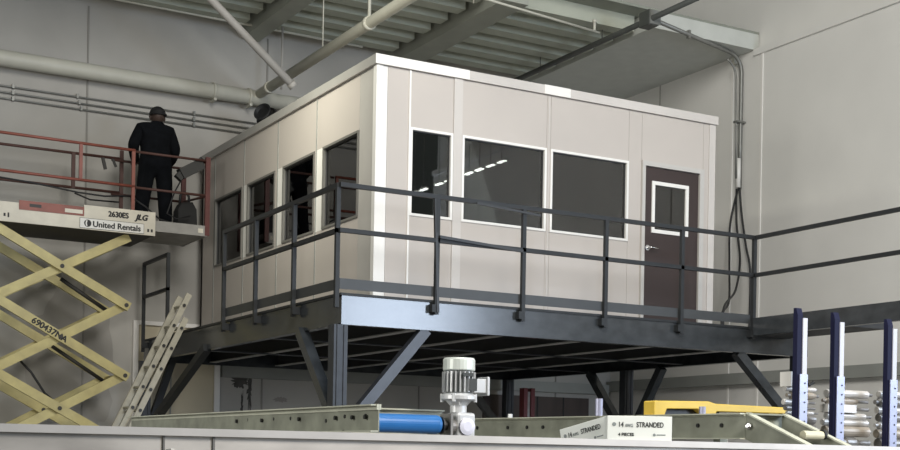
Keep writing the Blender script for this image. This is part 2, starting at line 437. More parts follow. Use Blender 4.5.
# walkway arm running toward the camera at the right
MB().box(5.37, 5.43, -4.0, -0.015, 3.04, 3.25).build('walkway_beam', M_steel, plat)
MB().box(5.43, 5.98, -1.55, -0.012, 3.04, 3.13).build('walkway_deck', M_decking, plat)
MB().bar((5.43, -3.9, 3.08), (8.66, -3.9, 3.08), .1, .1).build('wall_tie', M_steel, plat)
MB().bar((6.33, 0.1, 3.0), (8.66, 0.1, 3.0), .1, .1).build('wall_tie', M_decking, plat) if False else None
# toe plates
MB().box(-0.035, 5.42, -0.02, -0.012, 3.185, 3.292).build('toe_plate', mat('toe_plate_paint', (0.045, 0.048, 0.05), 0.5, var=0.15), plat)
MB().box(-0.035, -0.027, -0.012, 3.38, 3.185, 3.292).build('toe_plate', mat('toe_plate_paint', (0.045, 0.048, 0.05), 0.5, var=0.15), plat)

# guard rails
T = 0.044


def rail_set(name, label, pts_posts, axis, a, b, const, ztop=4.24, zmid=3.765, zb=3.0, extra=None):
    o = thing(name, (const, a, zb) if axis == 'v' else (a, const, zb), label, 'guard rail')
    for z, nm in ((ztop-T/2, 'top_rail'), (zmid, 'mid_rail')):
        if axis == 'u': MB().box(a, b, const-T/2, const+T/2, z-T/2, z+T/2).build(nm, M_rail, o)
        else: MB().box(const-T/2, const+T/2, a, b, z-T/2, z+T/2).build(nm, M_rail, o)
    for p in pts_posts:
        q = MB()
        if axis == 'u': q.box(p-T/2, p+T/2, const-T/2, const+T/2, zb, ztop-T)
        else: q.box(const-T/2, const+T/2, p-T/2, p+T/2, zb, ztop-T)
        q.build('post', M_rail, o)
        c = MB()
        if axis == 'u': c.box(p-.06, p-T/2, const-.03, -0.001, 3.02, 3.10)
        else: c.box(const-.03, -0.001 if const < 1 else 5.369, p-.06, p-T/2, 3.02, 3.10)
        if p > 0.2: c.build('bracket', M_rail, o)
    return o


rf = rail_set('guard_rail', 'long dark guard rail along the front platform edge before the brown door', (1.05, 2.11, 3.20, 4.285, 5.39), 'u', -0.06, 5.43, -0.045)
MB().bar((1.02, -0.045, 4.2), (1.06, -0.06, 3.02), .03, .035, (0, 1, 0)).build('leaning_bar', M_blackmetal, rf)
MB().bar((1.06, -0.08, 3.80), (2.08, -0.08, 3.745), .03, .03).build('splice_bar', M_blackmetal, rf)
MB().bar((1.5, -0.075, 4.20), (2.3, -0.075, 4.15), .025, .025).build('splice_bar', M_blackmetal, rf)
rail_set('guard_rail', 'dark guard rail along the left platform edge in front of the booth side windows', (0.0, 1.12, 2.26, 3.34), 'v', -0.022, 3.363, -0.06)
rail_set('guard_rail', 'dark guard rail at the right running toward the viewer past the bare wall', (-2.6,), 'v', -4.0, -0.068, 5.40, zb=3.26)
rail_set('guard_rail', 'short black frame rail at the ladder opening left of the booth', (5.64, 6.80), 'v', 5.618, 6.822, -0.055, ztop=4.26, zmid=3.76, zb=2.96)

# ================================================================== scissor lift
lift = thing('scissor_lift', (-1.5, 6.1, 0), 'raised cream scissor lift with orange red rails carrying the worker', 'scissor lift')
Y0, Y1 = 5.5, 6.7
ch = MB().box(-2.6, -0.35, Y0+.1, Y1-.1, 0.18, 0.42).build('chassis', M_cream, lift)
for x in (-2.3, -0.65):
    for y in (Y0+.12, Y1-.12):
        MB().lathe((x, y-.08, 0.2), (0, 1, 0), [(0.17, 0), (0.2, 0.03), (0.2, 0.13), (0.17, 0.16)], 20).build('wheel', M_black, lift)
xl, xr = -2.36, -0.64
zs = [4.40, 3.49, 2.54, 1.60, 0.55]
arms = []
for k in range(4):
    zt, zb = zs[k], zs[k+1]
    for (y, yy) in ((Y0+.08, 0.05), (Y1-.14, 0.05)):
        # the outer arm and the inner arm of each X, on both sides
        def arm_(A, Bp, yc):
            d = (Vector(Bp)-Vector(A)).normalized(); w_ = 0.060
            nrm = Vector((-d.z, 0, d.x))
            A = Vector(A); Bp = Vector(Bp)
            a0, a1 = A-d*.05, Bp+d*.05
            P = [a0+nrm*w_, a1+nrm*w_, a1-nrm*w_, a0-nrm*w_]
            return MB().prism([(p.x, p.z) for p in P], 'y', yc, yc+0.055).build('scissor_arm', M_cream, lift)
        A1 = arm_((xl, 0, zt), (xr, 0, zb), y)
        A2 = arm_((xr, 0, zt), (xl, 0, zb), y+0.065)
        if y < 6 and k == 1:
            d = (Vector((xr, 0, zb))-Vector((xl, 0, zt))).normalized(); nn = Vector((-d.z, 0, d.x))*1.0
            o_ = Vector((xl, 0, zt))+d*0.56
            if nn.z < 0: nn = -nn
            o_ = o_-nn*0.04; text('690437NA', 0.115, M_inkblack, A1, (o_.x, y-0.002, o_.z), d, nn, 'number', 0.005)
        xm = (xl+xr)/2
        for px_, pz_ in ((xm, (zt+zb)/2), (xl, zb), (xr, zb)):
            MB().lathe((px_, y-.012, pz_), (0, 1, 0), [(0.028, 0), (0.028, 0.15)], 12).build('pivot_pin', M_liftdark, lift)
for k in range(4):
    MB().tube([(xr, Y0+.1, zs[k+1]), (xr, Y1-.1, zs[k+1])], 0.03, 10).build('cross_tube', M_cream, lift)
    MB().tube([(xl, Y0+.1, zs[k+1]), (xl, Y1-.1, zs[k+1])], 0.03, 10).build('cross_tube', M_cream, lift)
# hydraulic cylinders and hoses
MB().tube([(-1.40, 6.1, 3.84), (-0.78, 6.1, 3.46)], 0.028, 10).build('hydraulic_ram', M_liftdark, lift)
MB().tube([(-1.50, 6.1, 2.92), (-0.80, 6.1, 2.48)], 0.026, 10).build('hydraulic_ram', M_liftdark, lift)
MB().tube([(-2.0, 5.95, 2.75), (-1.8, 5.95, 2.55), (-1.62, 5.95, 2.28), (-1.3, 5.95, 2.0)], 0.016, 8).build('hose', M_black, lift)
# platform of the lift
deck = MB().box(-2.95, -0.30, Y0+.02, Y1, 4.455, 4.52).build('deck', M_liftdark, lift)
side = MB().box(-2.95, -0.29, Y0-.01, Y0+.012, 4.445, 4.70).box(-1.25, -0.29, Y0-.012, Y0+.012, 4.60, 4.765).build('side_plate', M_plate, lift, label='cream side plate with decals')
MB().box(-2.95, -0.30, Y0+.012, Y0+.10, 4.445, 4.47).build('side_lip', M_liftdark, side)
MB().box(-2.08, -1.25, Y0-.02, Y0-.010, 4.615, 4.735).build('orange_strip', M_orange, side)
MB().box(-1.50, -1.27, Y0-.022, Y0-.020, 4.64, 4.69).build('decal', M_plate, side)
MB().box(-1.95, -1.80, Y0-.022, Y0-.020, 4.66, 4.70).build('decal', M_liftdark, side)
MB().box(-1.30, -0.45, Y0-.016, Y0-.012, 4.462, 4.588).build('decal_plate', mat('white_decal', (0.75, 0.74, 0.70), 0.5), side)
MB().box(-1.305, -0.445, Y0-.0135, Y0-.012, 4.457, 4.593).build('decal_border', M_inkblack, side)
lg = MB().lathe((-1.20, Y0-.016, 4.525), (0, -1, 0), [(0.048, 0), (0.048, 0.002)], 24).build('emblem', M_inkblack, side)
MB().prism([(-1.222, 4.560), (-1.204, 4.563), (-1.212, 4.525), (-1.204, 4.487), (-1.222, 4.49), (-1.23, 4.525)], 'y', Y0-.0205, Y0-.018).build('emblem_mark', mat('white_decal', (0.75, 0.74, 0.70)), side)
text('United Rentals', 0.108, M_inkblack, side, (-1.135, Y0-.018, 4.487), name='lettering', bold=0.004)
text('2630ES', 0.10, M_inkblack, side, (-0.93, Y0-.016, 4.645), name='lettering', bold=0.006, sx=0.92)
text('JLG', 0.105, M_inkblack, side, (-0.56, Y0-.016, 4.64), name='lettering', bold=0.007, shear=0.3)
for x0, x1, z0, z1 in ((-0.40, -0.375, 4.49, 4.53), (-0.35, -0.325, 4.49, 4.53), (-2.27, -2.245, 4.51, 4.55), (-2.22, -2.20, 4.50, 4.56)): B(x0, x1, Y0-.014, Y0-.010, z0, z1).build('slot', M_inkblack, side)
ext = MB().box(-0.45, 0.46, Y0+.06, Y1-.06, 4.53, 4.58).box(-0.29, 0.46, Y0+.045, Y0+.06, 4.52, 4.665).box(0.445, 0.46, Y0+.06, Y1-.06, 4.52, 4.665).build('extension_deck', mat('worn_grey_plate', (0.30, 0.29, 0.27), 0.5, var=0.2, scale=6), lift)
MB().box(0.33, 0.40, Y0+.04, Y0+.045, 4.56, 4.62).build('bolt_plate', M_plate, ext)


def tube_part(pts, r, m_, nm='guard_tube'): return MB().tube(pts, r, 8).build(nm, m_, lift)


rr = 0.02
for (z, sg) in ((5.57, 0), (5.085, 0)):
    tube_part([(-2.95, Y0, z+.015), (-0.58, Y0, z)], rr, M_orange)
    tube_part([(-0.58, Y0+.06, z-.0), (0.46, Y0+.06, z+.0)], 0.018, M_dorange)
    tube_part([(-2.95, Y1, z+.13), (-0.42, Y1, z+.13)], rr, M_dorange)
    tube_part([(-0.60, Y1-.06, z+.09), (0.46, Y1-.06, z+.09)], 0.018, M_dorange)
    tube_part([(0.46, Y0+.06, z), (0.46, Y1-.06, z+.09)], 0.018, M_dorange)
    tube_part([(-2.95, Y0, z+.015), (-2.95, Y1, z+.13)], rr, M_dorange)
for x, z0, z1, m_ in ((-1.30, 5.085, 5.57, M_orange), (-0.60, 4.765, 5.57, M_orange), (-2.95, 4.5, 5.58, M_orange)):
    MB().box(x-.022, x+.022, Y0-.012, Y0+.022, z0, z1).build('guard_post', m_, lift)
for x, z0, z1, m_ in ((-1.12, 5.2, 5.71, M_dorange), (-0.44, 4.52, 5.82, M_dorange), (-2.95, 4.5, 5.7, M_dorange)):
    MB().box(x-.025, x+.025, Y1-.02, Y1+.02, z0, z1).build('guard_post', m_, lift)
M_dred = mat('dark_red_paint', (0.10, 0.024, 0.02), 0.5, var=0.2, scale=8)
for x, y in ((0.46, Y0+.06), (0.46, Y1-.06)):
    MB().box(x-.035, x+.03, y-.025, y+.025, 4.53, 5.62).build('guard_post', M_dred, lift)
for pts in ([(-1.12, Y1-.1, 5.12), (-0.9, Y1-.1, 5.05), (-0.5, Y1-.1, 5.06)], [(-2.95, Y0+.1, 5.06), (-1.9, Y0+.1, 5.0), (-1.3, Y0+.1, 4.94), (-0.95, Y0+.1, 4.93), (-0.62, Y0+.1, 4.97)]):
    MB().tube(pts, 0.012, 6).build('cable', M_black, lift)
MB().tube([(-0.62, 5.6, 4.97), (-0.4, 5.6, 4.85), (-0.2, 5.6, 4.70), (0.0, 5.6, 4.66)], 0.012, 6).build('cable', M_black, lift)
MB().bar((-0.74, Y1-.12, 5.66), (-0.70, Y1-.12, 5.50), .04, .04).bar((-0.6, Y1-.12, 5.66), (-0.55, Y1-.12, 5.55), .03, .03).build('hook', M_liftdark, lift)

# gear hung on the end of the lift
tk = thing('power_tool', (0.22, 5.66, 5.30), 'black power tool with a cable hung on the lift end rail beside the booth', 'tool')
MB().bar((0.10, 5.66, 5.36), (0.40, 5.66, 5.54), .16, .15).bar((0.06, 5.66, 5.30), (0.16, 5.66, 5.42), .10, .10).build('housing', mat('charcoal_plastic', (0.03, 0.03, 0.028), 0.6), tk)
MB().bar((0.30, 5.66, 5.50), (0.40, 5.66, 5.62), .06, .05).build('handle', M_black, tk)
MB().tube([(0.12, 5.66, 5.3), (0.02, 5.66, 5.1), (-0.08, 5.66, 4.8), (0.05, 5.66, 4.74), (0.25, 5.66, 4.80)], 0.011, 6).build('cable', M_black, tk)
bg = thing('equipment_bag', (0.27, 5.9, 4.58), 'black equipment bag standing on the lift extension deck', 'bag')
MB().prism([(0.12, 4.58), (0.40, 4.58), (0.38, 4.92), (0.32, 5.02), (0.17, 5.0), (0.12, 4.9)], 'y', 5.78, 6.02).build('body', mat('black_canvas', (0.02, 0.02, 0.02), 0.9), bg)
MB().tube([(0.17, 5.9, 4.98), (0.18, 5.9, 5.12), (0.24, 5.9, 5.17), (0.30, 5.9, 5.12), (0.31, 5.9, 5.0)], 0.018, 6).build('handle', M_black, bg)

# ================================================================== person


def skin_body(name, verts, edges, radii, m_, parent=None, root=0, sub=2, loc=(0, 0, 0)):
    me = bpy.data.meshes.new(name); me.from_pydata([Vector(v) for v in verts], edges, [])
    o = bpy.data.objects.new(name, me); COL.objects.link(o)
    o.modifiers.new('skin', 'SKIN'); sv = me.skin_vertices[0].data
    for i, r in enumerate(radii):
        sv[i].radius = (r, r) if not isinstance(r, tuple) else r
        sv[i].use_root = (i == root)
    s_ = o.modifiers.new('sub', 'SUBSURF'); s_.levels = sub; s_.render_levels = sub
    dg = bpy.context.evaluated_depsgraph_get(); dg.update()
    m2 = bpy.data.meshes.new_from_object(o.evaluated_get(dg)); bpy.data.objects.remove(o)
    m2.materials.clear(); m2.materials.append(m_); m2.name = name
    for p in m2.polygons: p.use_smooth = True
    o = bpy.data.objects.new(name, m2); COL.objects.link(o)
    if parent: o.parent = parent
    o.location = loc
    return o


PX, PY, PZ = -0.13, 6.08, 4.58
per = thing('person', (PX, PY, PZ), 'person in black coveralls and cap standing on the raised lift, seen from behind', 'person')
# local frame: +y away from camera, x right; standing, leaning a little, both hands forward to the rail
H = [(0, 0, 0.97),        # 0 pelvis
     (0, 0.01, 1.10), (0, 0.02, 1.27), (0, 0.04, 1.44),     # 1-3 spine
     (0, 0.06, 1.53), (0.0, 0.08, 1.585),                     # 4,5 neck
     (-0.185, 0.04, 1.45), (-0.285, 0.03, 1.20), (-0.20, 0.24, 1.06), (-0.15, 0.36, 1.08),   # 6-9 left arm
     (0.185, 0.04, 1.45), (0.275, 0.05, 1.20), (0.27, 0.26, 1.07), (0.25, 0.37, 1.08),      # 10-13 right arm
     (-0.11, 0, 0.90), (-0.15, 0.01, 0.50), (-0.19, -0.01, 0.10),                       # 14-16 left leg
     (0.11, 0, 0.90), (0.14, 0.03, 0.50), (0.155, 0.02, 0.10)]                          # 17-19
E_ = [(0, 1), (1, 2), (2, 3), (3, 4), (4, 5), (3, 6), (6, 7), (7, 8), (8, 9), (3, 10), (10, 11), (11, 12), (12, 13), (0, 14), (14, 15), (15, 16), (0, 17), (17, 18), (18, 19)]
Rr = [(.20, .15), (.20, .15), (.215, .155), (.175, .12), .085, .06, .095, .078, .062, .042, .095, .078, .062, .042, (.125, .125), .10, .085, (.125, .125), .10, .085]
skin_body('coveralls', H, E_, Rr, M_cloth, per)
# head: skull with jaw, nose, ears; turned to the wall (+y) and slightly right
hd = MB()


def ellip(mb, c, r, n1=16, n2=10, f=None):
    vs = []; fs = []
    for i in range(n2+1):
        th = math.pi*i/n2
        for j in range(n1):
            ph = 2*math.pi*j/n1
            p = Vector((math.sin(th)*math.cos(ph)*r[0], math.sin(th)*math.sin(ph)*r[1], math.cos(th)*r[2]))
            if f: p = f(p)
            vs.append(Vector(c)+p)
    for i in range(n2):
        for j in range(n1): fs.append((i*n1+j, (i+1)*n1+j, (i+1)*n1+(j+1) % n1, i*n1+(j+1) % n1))
    mb.add(vs, fs, True)


def hf(p):
    k = 1-0.28*max(0, -p.z/0.12)
    return Vector((p.x*k, p.y*k+0.012*max(0, -p.z/0.12), p.z))


ellip(hd, (0, 0.10, 1.665), (0.078, 0.098, 0.118), 20, 14, hf)
ellip(hd, (0.0, 0.198, 1.655), (0.014, 0.018, 0.024))          # nose
ellip(hd, (-0.080, 0.10, 1.655), (0.012, 0.022, 0.034)); ellip(hd, (0.080, 0.10, 1.655), (0.012, 0.022, 0.034))
ellip(hd, (0.0, 0.185, 1.612), (0.026, 0.01, 0.007))           # lips
head = hd.build('head', M_skin, None); head.parent = per; head.location = (0.045, -0.01, -0.24); head.scale = (1.14,)*3
eyes = MB(); ellip(eyes, (-0.03, 0.183, 1.675), (.012, .01, .009)); ellip(eyes, (0.03, 0.183, 1.675), (.012, .01, .009))
e_ = eyes.build('eyes', M_hair, None); e_.parent = head
cp = MB(); ellip(cp, (0, 0.095, 1.70), (0.091, 0.108, 0.098), 20, 12, lambda p: Vector((p.x, p.y, max(p.z, -0.02))))
cp.prism([(-0.07, 0.17), (0.07, 0.17), (0.055, 0.25), (0, 0.27), (-0.055, 0.25)], 'z', 1.695, 1.707)
cp.tube([(-0.088, 0.06, 1.688), (-0.07, 0.0, 1.686), (0, -0.02, 1.686), (0.07, 0.0, 1.686), (0.088, 0.06, 1.688)], 0.010, 6)
cap_ = cp.build('cap', M_hair, None); cap_.parent = per; cap_.location = (0.045, -0.01, -0.24); cap_.scale = (1.14,)*3
per.scale = (1.10, 1.08, 1.0)
# collar
co = MB(); co.lathe((0, 0.06, 1.50), (0, 0.15, 1), [(0.085, 0), (0.075, 0.06)], 20); c_ = co.build('collar', M_cloth, None); c_.parent = per; c_.location = (0.02, 0, 0)
# hands gripping the far rail
for sgn, wx, wy, wz in ((-1, -0.15, 0.36, 1.08), (1, 0.25, 0.37, 1.08)):
    V = [(wx, wy, wz), (wx, wy+0.05, wz), (wx, wy+0.09, wz+.003)]; E2 = [(0, 1), (1, 2)]; R2 = [.030, (.042, .022), (.042, .02)]
    skin_body('hand', V, E2, R2, M_skin, per)
    for q in range(4):
        fx = wx-0.033+0.022*q; L = (0.036, 0.042, 0.040, 0.032)[q if sgn < 0 else 3-q]
        V = [(fx, wy+0.08, wz+.004), (fx, wy+0.08+L*0.9, wz+.002), (fx, wy+0.095+L, wz-.025), (fx, wy+0.085+L*.8, wz-.05)]
        skin_body('finger', V, [(0, 1), (1, 2), (2, 3)], [.009, .009, .0085, .007], M_skin, per, sub=1)
    tx = wx-sgn*0.035
    skin_body('thumb', [(tx, wy+0.04, wz), (tx-sgn*.022, wy+0.07, wz-.018), (tx-sgn*.012, wy+0.10, wz-.035)], [(0, 1), (1, 2)], [.012, .011, .008], M_skin, per, sub=1)
for x, y in ((-0.19, -0.01), (0.155, 0.02)):
    b_ = MB().prism([(y-.09, 0.0), (y+.20, 0.0), (y+.20, .05), (y+.12, .09), (y+.06, .16), (y-.08, .16), (y-.09, .05)], 'x', x-.05, x+.05).build('boot', M_boot, None, bevel=0.015)
    b_.parent = per

# ================================================================== ladder
lad = thing('extension_ladder', (-1.6, 4.8, 0), 'weathered pale extension ladder leaning on the platform opening', 'ladder')
foot = Vector((-1.71, 4.84, 0.02)); topp = Vector((0.08, 4.84, 3.72)); dl = (topp-foot).normalized(); nl = Vector((-dl.z, 0, dl.x))


def lad_sec(y0, y1, f0, f1, off, nm):
    for y in (y0, y1):
        a = foot+dl*f0+nl*off; b = foot+dl*f1+nl*off; a.y = b.y = y
        MB().bar(a, b, .03, .075, nl).build(nm, M_ladder, lad)
    t = f0+0.15
    while t < f1-.1:
        a = foot+dl*t+nl*off; b = a.copy(); a.y = y0-.03; b.y = y1+.03
        MB().tube([a, b], 0.019, 8).build('rung', M_ladder, lad)
        for y in (y0-.028, y1+.02):
            p = a.copy(); p.y = y
            MB().tube([p, p+Vector((0, -.01 if y < y0 else .016, 0))], 0.022, 8).build('rung_end', M_blackmetal, lad)
        t += 0.30


lad_sec(4.54, 5.08, 0.0, 3.60, 0.0, 'side_rail')
lad_sec(4.62, 5.0, 0.9, 3.92, 0.085, 'fly_rail')

# ================================================================== overhead pipes
pm = thing('large_wall_pipe', (-4, 7.12, 7.0), 'large white pipe running along the upper back wall', 'pipe')
MB().tube([(-9.5, 7.12, 6.99), (5.5, 7.12, 7.0)], 0.115, 20).build('pipe', M_pipe, pm)
for u in (1.05, 1.62, 3.6, -3.2):
    MB().tube([(u-.02, 7.12, 7.0), (u+.02, 7.12, 7.0)], 0.128, 20).box(u-.02, u+.02, 7.12, 7.3, 7.11, 7.14).box(u-.02, u+.02, 7.02, 7.22, 6.84, 6.88).build('hanger', M_pipe, pm)
po = thing('overhead_pipe', (1.75, 4, 7.05), 'pale round pipe hung on rods crossing above the booth to the back wall', 'pipe')
MB().tube([(1.75, 7.0, 7.04), (1.75, -2.0, 7.04)], 0.072, 20).build('pipe', M_pipe, po)
for v in (3.15, 6.6, -0.3):
    MB().tube([(1.75, v-.04, 7.04), (1.75, v+.04, 7.04)], 0.088, 20).build('clamp', M_pipe, po)
for v, zt in ((3.15, 8.25), (4.62, 8.25), (-0.3, 9.5)):
    MB().tube([(1.75, v, 7.1), (1.75, v, zt)], 0.022 if v < 4 else 0.009, 8).build('hanger_rod', M_pipe, po)
MB().tube([(1.99, 6.72, 7.08), (1.99, 6.72, 8.02)], 0.018, 8).build('hanger_rod', M_strut, po)
ds = MB().tube([(1.55, 5.2, 6.71), (0.29, 5.2, 7.73), (-0.35, 5.2, 8.245)], 0.056, 14).tube([(1.52, 5.2, 6.735), (1.57, 5.2, 6.69)], 0.068, 14)
ds = ds.build('diagonal_strut', M_strut); tag(ds, 'grey diagonal strut tube slanting down from the ceiling at upper left', 'strut')
th1 = MB().tube([(-2.5, 6.85, 8.03), (3.4, 6.85, 8.0)], 0.020, 8).tube([(2.6, 6.85, 8.0), (2.6, 6.85, 8.12)], .02, 8)
tag(th1.build('sprinkler_pipe', M_pipe), 'thin pale sprinkler pipe under the ceiling near the back wall', 'pipe')
th2 = MB().tube([(3.0, 3.36, 7.8), (5.80, 3.78, 7.8)], 0.018, 8).tube([(5.70, 3.77, 7.8), (5.70, 3.77, 7.95)], .02, 8).tube([(5.70, 3.77, 7.93), (5.70, 3.77, 7.97)], .035, 8).tube([(3.6, 3.70, 7.8), (3.6, 3.70, 8.25)], .008, 6)
tag(th2.build('sprinkler_pipe', M_pipe), 'thin pale sprinkler pipe with a head below the ceiling joists', 'pipe')
for i, (z, wd) in enumerate(((6.66, 'topmost'), (6.57, 'middle'), (6.485, 'lowest'))):
    c = MB().tube([(-9.5, 7.27, z+.0), (5.0, 7.27, z-.02)], 0.014, 8)
    for u in (-1.85, -0.95+0.03*i, 0.8): c.box(u-.015, u+.015, 7.245, 7.30, z-.03, z+.03)
    tag(c.build('wall_conduit', M_cond), '%s of the three thin conduits running along the back wall' % wd, 'conduit', 'thin conduits on the back wall')
dp = thing('dark_pipe', (6.15, 4.5, 7.85), 'dark straight pipe running below the ceiling into a square junction box', 'pipe')
MB().tube([(6.15, 6.9, 7.85), (6.15, 1.4, 7.85)], 0.042, 14).build('pipe', M_darkpipe, dp)
for v in (5.9, 4.2): MB().tube([(6.15, v, 7.88), (6.15, v, 8.25)], .008, 6).build('hanger_rod', M_darkpipe, dp)
jb = thing('junction_box', (6.5, 3.2, 7.85), 'grey square junction box on the dark pipe at the ceiling edge', 'junction box')
MB().box(6.09, 6.27, 2.98, 3.22, 7.76, 7.98).build('body', M_darkpipe, jb, bevel=.01)
MB().box(6.10, 6.29, 2.965, 2.98, 7.77, 7.97).build('cover', mat('grey_box_cover', (0.16, 0.165, 0.155), .5), jb)
cn = thing('bent_conduit', (8.6, 3.9, 5.8), 'galvanised conduit pair bending down the right wall beside the booth', 'conduit')
for off in (0, 0.09):
    pts = [(6.305, 3.14, 7.90)] if not off else [(8.30, 3.98, 7.84)]
    pts += [(8.35-off, 3.86+off*.5, 7.97-off)]
    for k in range(1, 6):
        a = k/5*math.pi/2; pts.append((8.35-off+0.28*math.sin(a), 3.87+off*.3, 7.69-off+0.28*math.cos(a)))
    pts += [(8.63-off, 3.87, 6.6), (8.63-off*.8, 3.87, 6.0 if off else 5.85)]
    if off: pts = pts[2:]
    MB().tube(pts, 0.032 if not off else 0.018, 10).build('tube', M_cond, cn)
MB().box(7.2, 7.24, 3.44, 3.50, 7.88, 7.999).build('strap', M_cond, cn)
MB().box(8.52, 8.7, 3.82, 3.92, 6.88, 6.91).build('strap', M_cond, cn)
MB().tube([(8.60, 3.87, 6.32), (8.60, 3.87, 5.86)], 0.038, 12).build('sleeve', M_white, cn, label='white sleeve at the end')
MB().tube([(8.65, 4.05, 7.86), (8.65, 4.05, 7.99)], 0.04, 10).build('wall_bracket', M_pipe, cn)
for i, pts in enumerate(([(8.60, 3.87, 5.845), (8.55, 3.98, 5.3), (8.3, 3.7, 4.6), (7.6, 2.9, 3.9), (6.35, 1.62, 3.5), (6.28, 1.5, 3.16)],
                         [(8.60, 3.905, 5.845), (8.60, 3.89, 5.3), (8.56, 3.75, 4.7), (7.9, 3.1, 4.1), (6.5, 1.75, 3.62), (6.22, 1.42, 3.16)],
                         [(8.60, 3.835, 5.845), (8.60, 3.77, 5.4), (8.60, 3.66, 4.9), (8.61, 3.56, 4.4), (8.62, 3.60, 3.0)])):
    # smooth the run
    P_ = [Vector(p) for p in pts]; out = []
    for k in range(len(P_)-1):
        p0 = P_[max(k-1, 0)]; p1 = P_[k]; p2 = P_[k+1]; p3 = P_[min(k+2, len(P_)-1)]
        for q in range(6):
            t = q/6; out.append(0.5*((2*p1)+(p2-p0)*t+(2*p0-5*p1+4*p2-p3)*t*t+(3*p1-p0-3*p2+p3)*t**3))
    out.append(P_[-1])
    tag(MB().tube(out, 0.017, 6).build('hanging_cable', M_black), ('leftmost', 'middle', 'rightmost')[i]+' black cable hanging loose from the conduit sleeve', 'cable', 'black cables below the conduit')
tag(MB().tube([(8.68, 3.2, 8.6), (8.68, 3.2, 9.0)], .02, 8).build('wall_rod', M_darkpipe), 'short dark rod fixed high on the right wall', 'rod') if False else None
# blower behind the booth roof edge
bl = thing('portable_blower', (1.5, 6.3, 5.952), 'black portable blower on the booth roof behind the left roof edge', 'blower')
MB().lathe((1.68, 6.35, 6.46), (-0.65, -0.5, 0.28), [(0.17, -0.2), (0.19, -.1), (0.18, 0.1), (0.16, 0.14), (0.14, 0.10)], 22).build('drum', mat('blower_grey', (0.03, 0.03, 0.028), .6), bl)
MB().lathe((1.53, 6.23, 6.53), (-0.65, -0.5, 0.28), [(0.11, 0.0), (0.14, 0.06), (0.12, 0.07), (0.09, 0.03)], 22).build('mouth', M_black, bl)
MB().prism([(1.35, 5.952), (2.0, 5.952), (1.90, 6.45), (1.52, 6.38)], 'y', 6.22, 6.5).build('base', mat('blower_grey', (0.03, 0.03, 0.028), .6), bl)

# high bay lamps in a row over the side aisle (mirrored in the booth windows)
for i in range(9):
    v = -9.95+0.40*i + (0.25 if i > 1 else 0)
    l_ = thing('strip_lamp', (7.15, v, 7.0), 'small lamp in the row over the side aisle behind the viewer', 'lamp', 'row of lamps over the side aisle')
    B(7.10, 7.20, v-.13, v+.13, 7.0, 7.03).build('housing', M_white, l_)
    B(7.115, 7.185, v-.12, v+.12, 6.985, 7.0).build('lens', M_lamp, l_)
    MB().tube([(7.15, v, 7.03), (7.15, v, 9.5)], .006, 6).build('hanger_rod', M_cond, l_)

# ================================================================== foreground machine
tr = thing('sheet_metal_trough', (-4, -8.3, 0), 'long galvanised sheet metal trough across the very front', 'machine')
MB().box(-6.5, -0.9, -8.42, -8.40, 0.5, 1.597).build('front_sheet', M_stain, tr)
MB().box(-6.5, -0.9, -8.32, -8.30, 0.5, 1.590).build('rear_sheet', M_stain, tr)
MB().box(-6.5, -0.9, -8.40, -8.32, 0.5, 0.52).build('bottom_sheet', M_stain, tr)
MB().box(-6.5, -0.9, -8.432, -8.385, 1.588, 1.609).build('rim', M_stainrim, tr)
MB().box(-4.355, -4.350, -8.424, -8.42, 0.5, 1.588).box(-4.215, -4.209, -8.424, -8.42, 0.5, 1.588).build('seam', M_rodd, tr)
MB().lathe((-4.335, -8.42, 1.535), (0, -1, 0), [(0.018, 0), (0.018, 0.012), (.006, .016)], 12).lathe((-4.42, -8.42, 1.53), (0, -1, 0), [(0.01, 0), (0.01, 0.012)], 12).build('bolt', M_rodd, tr)
for x in (-6.3, -4.2, -2.6, -1.1): MB().box(x-.03, x+.03, -8.39, -8.33, 0, 0.5).build('leg', M_rodd, tr)


def crail(p0, p1, h=0.105, fl=0.035, flip=1, t=0.005):
    """C channel rail from p0 to p1 (top line), flanges to one side"""
    p0 = Vector(p0); p1 = Vector(p1); d = (p1-p0).normalized(); nrm = d.cross(Vector((0, 0, 1))).normalized()*flip
    mb = MB(); z = Vector((0, 0, 1))
    mb.bar(p0-z*h/2, p1-z*h/2, t, h); web = mb
    fm = MB(); fm.bar(p0-z*t/2-nrm*fl/2, p1-z*t/2-nrm*fl/2, fl, t); fm.bar(p0-z*(h-t/2)-nrm*fl/2, p1-z*(h-t/2)-nrm*fl/2, fl, t)
    return web, fm


cv = thing('belt_conveyor', (-3.0, -6.0, 0), 'olive grey channel conveyor with a blue end roller behind the trough', 'conveyor')
wb, fm = crail((-3.205, -7.40, 1.737), (-3.32, -4.4, 1.735), flip=1)
wb.build('side_channel', M_olive, cv); fm.build('channel_flange', M_olivetop, cv)
MB().bar((-3.199, -7.40, 1.727), (-3.304, -4.4, 1.725), .008, .022).build('top_lip', M_olivetop, cv)
MB().bar((-3.211, -7.404, 1.727), (-3.318, -4.4, 1.725), .010, .022).build('top_lip', M_olivetop, cv)
for v in (-7.3, -7.12, -6.95, -6.6, -6.42, -6.12, -5.85, -5.5, -5.2, -4.9, -4.7):
    u = -3.215-0.105*(v+7.39)/2.99
    MB().lathe((u+.003, v, 1.695-(0.015 if int(v*100) % 2 else 0)), (1, 0, 0), [(0.008, 0), (0.008, 0.010)], 10).build('bolt', M_blackmetal, cv)
for v in (-7.31, -7.2, -7.05, -6.7, -6.3, -6.0):
    u = -3.2-0.105*(v+7.39)/2.99
    MB().lathe((u-.012, v, 1.69), (-1, 0, 0), [(0.009, 0), (0.009, 0.010)], 10).build('bolt', M_blackmetal, cv)
